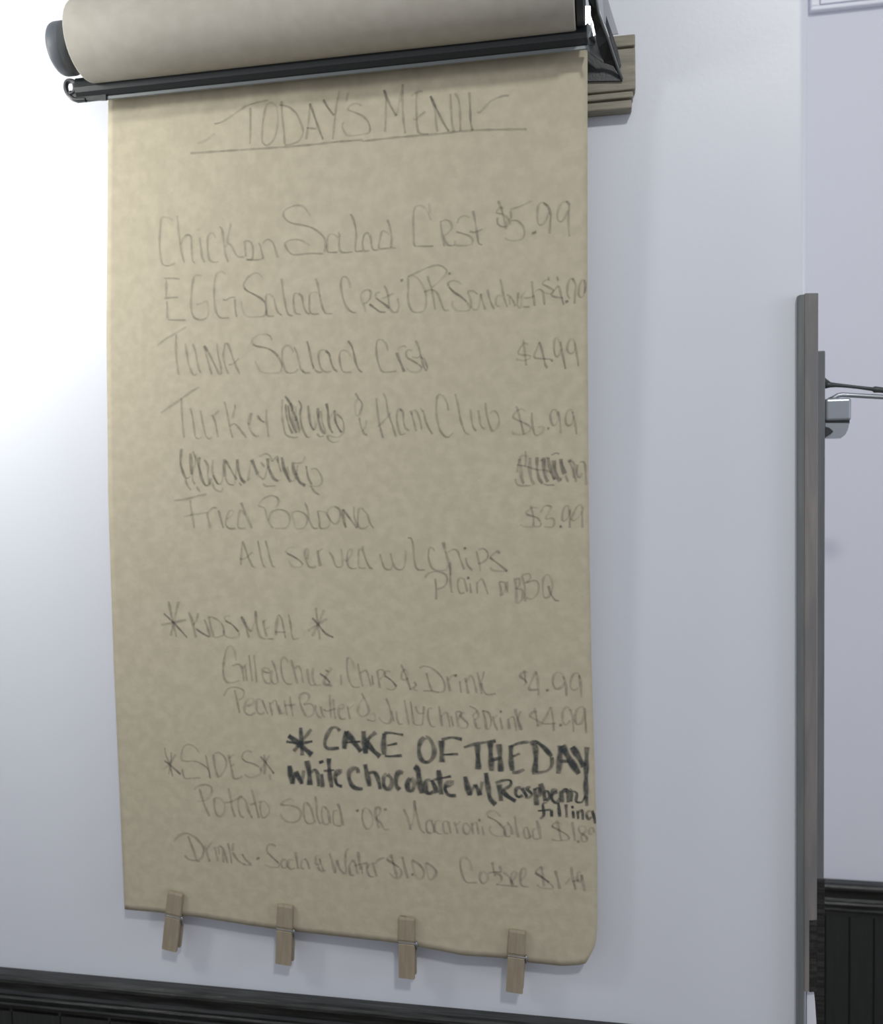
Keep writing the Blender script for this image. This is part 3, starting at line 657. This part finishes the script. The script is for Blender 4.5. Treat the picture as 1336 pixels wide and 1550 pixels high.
(620,1100,4.607,'''
w1.1 220,95 222,170 225,250; w.75 220,92 290,75 365,88; w.6 230,195 340,190
w.75 375,145 460,120 600,98; w1.05 470,125 475,210 478,300
w1.05 560,110 565,210 570,310; w1.05 620,120 630,220 635,315; w.75 545,240 640,215
w1.0 705,130 705,220 715,310; w.75 710,318 750,318 800,295; w.7 700,140 760,115 830,105; w.65 715,210 770,185
w1.05 870,115 880,210 870,320; w.9 835,120 880,105 940,150 990,210; w.7 990,210 990,270 950,310 850,325
w1.1 1050,130 1045,230 1035,330; w1.3 1060,130 1110,220 1180,330; w.75 1040,240 1110,240
w1.2 1130,140 1170,200 1215,280; w.9 1235,140 1230,280 1228,400 1230,500; w.8 1230,490 1236,555''')]),
('bold black marker line reading White Chocolate W/ Raspberry', 'marker', [(420,1090,5.567,'''
w1.1 100,380 110,460 125,540; w.8 125,540 150,440; w1.0 150,430 180,490 205,540; w.7 205,540 220,420; w1.1 245,340 265,440 272,550; w.8 275,450 310,420 335,450 345,560
w.85 370,450 380,570; w.75 368,352; w.95 430,320 435,420 455,570; w.6 385,430 480,420; w.8 490,470 520,450 535,425 500,430 485,480 500,540 545,560
w1.0 680,450 670,410 630,410 600,450 610,520 650,570 720,580; w1.05 735,370 755,460 775,560; w.9 765,450 810,440 840,480 865,585
w.95 925,455 895,480 895,550 920,580 955,560 960,500 925,455; w1.0 1060,450 1025,435 1000,480 1000,550 1030,590; w1.0 1120,485 1095,530 1100,590 1135,590 1150,530 1120,485; w1.2 1150,390 1180,420 1195,520 1215,620'''),
(620,1100,4.607,'''
w1.0 150,370 115,380 108,440 135,465 170,450; w.9 150,370 175,420 190,465; w1.0 200,300 210,380 220,475; w.6 165,370 290,345; w.8 245,420 280,410 300,385 260,390 245,430 270,475 325,480
w1.1 385,345 400,410 420,480; w.7 420,480 455,400; w.9 455,400 475,440 490,480; w.7 490,480 505,380; w1.0 530,320 545,420 560,500 600,545
w1.0 622,400 630,460 637,520; w.65 595,395 650,375 700,375 700,410 640,445; w1.0 640,445 690,490 740,520
w.75 780,425 745,430 738,470 760,490 790,475; w.75 780,425 800,460 820,490; w.65 845,420 815,430 850,470 830,495 800,490; w.9 870,430 880,500 885,550; w.7 860,440 900,430 905,475 880,490
w.9 910,395 930,450 945,520; w.7 930,460 960,450 975,490 950,520; w.7 980,480 1030,450; w.7 1030,450 1000,440 990,500 1020,530 1050,500; w.85 1055,445 1060,530; w.75 1060,460 1095,440 1105,530
w.7 1110,450 1125,440 1125,525; w.55 1140,450 1165,465 1160,520 1200,525 1225,480''')]),
('small black marker word filling', 'marker', [(600,1180,4.31,'''
w.55 985,150 955,160 960,230 935,258; w.5 920,205 1010,195; w.55 1010,195 1012,245; w.6 1055,150 1065,245; w.6 1105,160 1110,250; w.5 1150,200 1155,255; w.4 1147,180
w.55 1180,200 1185,260; w.5 1185,220 1210,200 1215,265; w.55 1265,200 1240,220 1250,260 1275,240; w.55 1275,200 1290,250 1295,290''')]),
('pencil heading reading SIDES between two asterisks', 'pencil', [(230,1110,6.362,'''
120,135 130,200 165,290 200,420; d1.4 115,260 180,310 275,395; 185,180 180,280 160,400; w1.2 230,200 170,290 110,350
450,185 420,140 380,112 330,110 295,150 280,240 310,268 400,268 460,285 520,325 550,370 555,430; 290,340 300,400 320,435 380,432 470,428
515,205 530,280 545,350 565,440
w1.3 d1.1 590,200 600,300 620,380 640,432; 595,200 640,185 690,220 715,280 700,350 650,420
w1.2 735,205 750,280 770,370 790,435 840,430 875,410; 730,250 790,200; 755,320 800,290
w1.1 965,185 930,168 880,190 865,240; d1.2 865,240 900,270 980,295 1040,330; 1040,330 1050,370 1010,410 940,425 885,390
d1.3 1040,220 1100,290 1175,390; w1.3 1075,200 1090,290 1080,400; w1.2 1130,210 1090,280 1040,360; 1130,390 1140,450''')]),
('pencil line reading Potato Salad OR Macaroni Salad $1.89', 'pencil', [(230,1110,6.362,'''
w1.2 455,530 480,620 510,710 555,800; w1.2 400,545 450,505 520,495 570,520 570,580 520,640 425,658
w1.1 600,620 600,700 620,780 660,800 695,760 695,680 660,630 600,620
w1.2 735,525 755,620 770,720 800,810; w1.2 700,670 770,655 870,605
870,605 835,620 830,700 850,790 890,812; w1.2 850,605 900,650 925,740 965,820; w1.2 960,540 985,640 1010,740 1030,820; w1.3 940,690 1000,670
1050,655 1040,720 1060,810 1100,800 1130,750 1115,690 1075,655 1010,665'''),
(410,1190,5.809,'''
w1.2 205,135 170,112 120,130 80,160; w1.2 80,165 170,170 230,190 260,230 250,290 200,318 140,310 100,280 80,235
w1.1 330,150 295,145 285,220 300,300 330,330 375,325; w1.3 310,145 345,180 365,240 385,325; w1.2 390,85 400,170 405,260 430,325 455,325; w1.1 490,200 455,180 445,250 465,330 510,330; w1.4 470,180 500,220 520,330; 590,220 555,215 545,280 560,340 620,350; w1.4 585,150 610,220 630,350
w1.3 760,215; w1.1 810,200 800,270 820,350 850,378 885,350 895,280 870,220 835,190 810,200; w1.4 920,190 920,270 950,370; w1.2 915,195 950,185 960,230 920,285; w1.3 920,285 960,320 1000,380 1040,375; w1.3 1005,205'''),
(600,1180,4.31,'''
w1.3 45,190 75,260 90,330; w1.2 90,330 115,230 115,135; w1.2 115,135 130,220 155,320 185,350; w1.2 225,260 195,280 200,340 230,350; w1.2 225,260 240,310 245,350; 285,265 255,275 250,330 280,355 300,350; w1.1 335,270 305,280 310,345 340,350; w1.1 335,270 355,355; w1.3 375,275 390,320 400,355; 385,300 420,270
w1.2 450,280 435,300 440,345 465,355 482,320 450,280; w1.2 490,280 500,360; 495,300 520,280 535,360; 555,300 570,365; 540,265
w1.2 680,245 640,205 595,215 590,240; d1.3 590,240 650,270 700,320; 700,320 700,365 640,365 605,330 615,300
w1.1 735,290 705,310 715,370 745,365; w1.2 720,275 745,310 755,360; w1.2 770,235 780,310 795,380; w1.1 855,310 830,320 840,380 870,380; w1.1 850,305 875,385; 915,320 890,330 895,385 930,385; w1.5 915,265 930,330 940,390
1080,290 1040,280 1010,305; d1.2 1010,305 1060,330 1110,360 1130,390; 1130,390 1060,400 1010,390; w1.2 1045,265 1060,330 1075,400; w1.2 1145,275 1155,340 1165,400; w1.2 1185,405; w1.1 1220,300 1190,310 1195,345 1235,370 1240,400 1215,405 1205,370 1235,330 1220,300; 1280,310 1260,320 1255,355 1280,350; 1280,310 1290,350''')]),
('pencil line reading Drinks Soda & Water $1.00|pencil words reading Coffee $1.49', 'pencil', [(260,1240,5.567,'''
w1.3 15,190 60,140 120,118 190,150 240,200 265,250 255,320 210,352; w1.2 135,140 165,220 190,290 210,352; w1.3 105,305 150,340 240,355
w1.4 270,220 295,290 320,360; w1.2 285,260 345,185; w1.2 360,230 375,300 388,355; w1.2 390,225 400,300; w1.3 395,230 425,240 435,365; 435,240 470,375; 470,200 490,280 505,375; w1.2 520,195 510,270; w1.3 510,280 560,350 620,385; w1.2 590,290 620,340 665,385 600,385
w1.3 725,330; w1.2 880,230 840,212 805,225 800,280; w1.2 d1.2 800,280 850,325 900,370; 900,370 900,405 820,400 780,375
w1.3 945,330 920,370 935,410 965,400 960,350 945,330; w1.3 1030,350 990,340 975,390 1000,420 1040,410; w1.3 1040,275 1050,340 1065,420; w1.2 1130,335 1095,350 1090,410 1120,415; w1.2 1120,330 1145,370 1160,425
w1.2 1250,310 1215,310 1215,380 1250,370 1245,320; w1.2 1225,400 1260,440 1300,430; 1240,330 1280,440'''),
(470,1260,5.809,'''
w1.3 165,180 190,260 215,360; w1.2 215,360 230,240; w1.3 230,240 250,310 290,360 320,350; w1.2 340,140 310,170 305,260 315,350; w1.3 375,240 340,290 350,370 390,375; w1.3 375,240 400,300 410,370; w1.4 415,165 425,240 440,330; w1.3 380,295 500,265; 450,290 455,370
w1.2 490,320 520,280 500,270 495,330 520,385 560,390; w1.4 540,260 560,320 580,390; w1.2 560,280 600,240 650,220
w1.2 720,225 690,215 665,235; w1.2 d1.3 665,235 720,270 780,310; w1.2 780,310 800,350 780,400 730,395 690,350; w1.3 705,190 730,280 760,400; w1.3 805,210 825,300 855,405; w1.2 895,370
w1.3 890,240 950,280 990,330 995,380 960,412 925,390 905,320 890,240; w1.3 1010,265 1070,300 1105,350 1080,400 1045,412 1020,340 1010,265'''),
(680,1270,5.809,'''
w1.3 195,280 185,210 140,160; w1.1 140,160 105,165 95,220 110,310 145,375 200,385 250,380
w1.3 280,285 265,340 290,390 330,370 335,320 300,285 280,285; w1.2 335,300 400,290 460,290; w1.2 375,200 385,260 400,330; w1.3 440,235 460,290; w1.2 400,300 450,320 455,370 410,400; w1.3 470,290 520,330 560,400; w1.1 410,400 560,415; w1.2 545,375 575,340 592,305 575,285 550,300 540,350 545,390 570,415 605,415; w1.2 620,370 655,335 675,290 660,258 635,270 622,330 625,385 645,415 700,420
w1.2 830,265 800,250 750,295; w1.2 d1.4 750,295 820,340 880,385; 880,385 910,435 800,425 770,400; w1.2 800,235 820,310 830,420; w1.3 930,275 950,350 970,440; w1.3 1070,245 1080,320 1110,450; w1.2 1065,340 1015,400; w1.2 1080,375 1140,360; w1.3 1160,300 1130,290 1125,370 1160,360 1165,310; w1.3 1160,310 1175,390 1190,460''')]),
]
_z = [0]
def handwriting(label, strokes, material, wid, dark):
    V = []; Fc = []; St = []
    for (ox, oy, sc, st, w2, dk) in strokes:
        pts = [(ox+x/sc, oy+y/sc) for x, y in st]
        if len(pts) == 1: pts = [(pts[0][0]-.9, pts[0][1]-2.2), (pts[0][0], pts[0][1]), (pts[0][0]+1.0, pts[0][1]+2.2)]; w2 *= 1.2; dk *= 1.5
        L = smooth_line(pts, 2.2)
        _z[0] = (_z[0]+1) % 40; off = .00055+_z[0]*.00001
        C3 = [S(x, y, off) for x, y in L]
        n = len(C3)
        if n < 2: continue
        base = len(V); ph = random.uniform(0, 6); ph2 = random.uniform(0, 6)
        ext = []
        for i in range(n):
            t = (C3[min(i+1, n-1)]-C3[max(i-1, 0)])
            if t.length < 1e-9: t = Vector((1, 0, 0))
            t.normalize(); nrm = t.cross(Vector((0, -1, 0))).normalized()
            ww = wid*w2*.00083*(1+.18*math.sin(i*.5+ph))*(.9+.3*abs(t.z))
            # strokes that fall to the right press harder, as in the original hand
            press = .66+.52*max(0, t.x*.7-t.z*.7)+.14*math.sin(i*.23+ph2)
            end = 1.0 if 0 < i < n-1 else .35
            for k, e in ((-1, 0), (-.45, .8), (.45, .8), (1, 0)):
                V.append(C3[i]+nrm*ww*k); St.append(min(1.0, e*1.25*dark*dk**1.7*press*end))
        for i in range(n-1):
            for k in range(3):
                a = base+i*4+k; Fc.append((a, a+1, a+5, a+4))
    if not V: return
    o = mesh_obj('handwritten_line', V, Fc, material, sheet, True)
    at = o.data.attributes.new('strength', 'FLOAT', 'POINT'); at.data.foreach_set('value', St)
    o['label'] = label
    return o
for label, kind, blocks in TEXT:
    strokes = []
    for ox, oy, sc, txt in blocks:
        for raw in txt.replace('\n', ';').split(';'):
            raw = raw.strip()
            if not raw: continue
            w2, dk, pts = 1.0, 1.0, []
            for tok in raw.split():
                if tok[0] == 'w': w2 = float(tok[1:])
                elif tok[0] == 'd': dk = float(tok[1:])
                else: pts.append(tuple(float(q) for q in tok.split(',')))
            strokes.append((ox, oy, sc, pts, w2, dk))
    labs = label.split('|'); split = []
    if len(labs) > 1:
        so_ = sorted(strokes, key=lambda s: min(s[0]+p[0]/s[2] for p in s[3])); mx = 0; best = (0, 0)
        for i_, s_ in enumerate(so_):
            a_ = min(s_[0]+p[0]/s_[2] for p in s_[3])
            if i_ and a_-mx > best[0]: best = (a_-mx, i_)
            mx = max(mx, max(s_[0]+p[0]/s_[2] for p in s_[3]))
        split = so_[best[1]:]; strokes = so_[:best[1]]; label = labs[0]
        handwriting(labs[1], split, PENCIL, 1.9, .225)
    if kind == 'pencil': handwriting(label, strokes, PENCIL, 1.9, .225)
    else: handwriting(label, strokes, MARKER, 4.15, .70)
adopt(roll)

# ------------------------------------------------------------------ clothespins along the lower edge
def make_pin():
    root = thing('clothespin', '', 'clothespin')
    w = .0095; L = .0735
    def prong(s):
        # s=-1 front, +1 back; local: x width, y depth, z up with 0 at the spring
        pf = [(.0009, .0285), (.0040, .030), (.0052, .027), (.0058, .010), (.0062, .003), (.0050, .0015), (.0050, -.0015), (.0062, -.003), (.0064, -.018), (.0070, -.0435), (.0035, -.0440),
              (.0022, -.020), (.0016, -.004), (.0018, -.001), (.0018, .002), (.0009, .005)]
        bm = bmesh.new()
        extrude_x(bm, [(s*y, z) for y, z in pf], -w, w)
        bmesh.ops.bevel(bm, geom=[e for e in bm.edges if abs(abs(e.verts[0].co.x)-w) < 1e-6 and abs(e.verts[0].co.x-e.verts[1].co.x) < 1e-6], offset=.0007, segments=1, affect='EDGES')
        bmesh.ops.triangulate(bm, faces=[f for f in bm.faces if len(f.verts) > 4])
        return bm
    from_bm('prong', prong(-1), PIN, root); from_bm('prong', prong(1), PIN, root)
    bm = bmesh.new()
    # coil through the middle, with arms gripping over both prongs
    pts = []
    for k in range(0, 49):
        a = k/8*2*math.pi/1.0*.5
        pts.append((-w-.0012+(2*w+.0024)*k/48, .0023*math.cos(a), .0023*math.sin(a)-.001))
    tube(bm, pts, .00065, 6)
    for sx, sy in ((1, -1), (-1, 1)):
        tube(bm, [(sx*(w+.0012), .0, .0), (sx*(w+.0018), sy*.004, -.006), (sx*(w+.0012), sy*.0068, .0), (sx*(w-.002), sy*.0068, .0002), (-sx*(w-.002), sy*.0068, .0002), (-sx*(w+.0006), sy*.0062, .0)], .0005, 6)
    tube(bm, [(w+.0016, -.002, -.009), (w+.0022, -.003, -.004), (w+.0014, -.0045, .001)], .0010, 6)
    tag(from_bm('spring', bm, CHROME, root, True), 'bright wire spring')
    return root
pins = [((266, 1350.5), (255.5, 1439.5), 'wooden clothespin nearest the lower left corner of the sheet, tilted'),
        ((432, 1369.5), (428, 1461), 'second wooden clothespin from the left on the lower edge of the sheet'),
        ((615.5, 1388.5), (615, 1482), 'upright third wooden clothespin from the left on the lower edge of the sheet'),
        ((783, 1408), (778, 1503.5), 'rightmost wooden clothespin near the curled lower right corner of the sheet')]
proto = make_pin()
for i, (t, b, lab) in enumerate(pins):
    if i == 0: o = proto
    else:
        o = proto.copy(); link(o)
        for ch in proto.children: c = ch.copy(); link(c, o)
    e = (t[0]+(b[0]-t[0])*.40, t[1]+(b[1]-t[1])*.40)
    s0 = S(*e); dep = -s0.y
    T = P(t[0], t[1], dep+.005); B = P(b[0], b[1], dep+.006)
    sc = (T-B).length/.0735
    ang = math.atan2(T.x-B.x, T.z-B.z)
    o.location = (s0.x, -dep, B.z+(T.z-B.z)*.60)
    o.location.x = B.x+(T.x-B.x)*.6
    o.rotation_euler = (math.radians(2.0), ang, 0)
    o.scale = (sc*1.0,)*3
    o['label'] = lab; o['group'] = 'clothespins on the lower edge of the sheet'
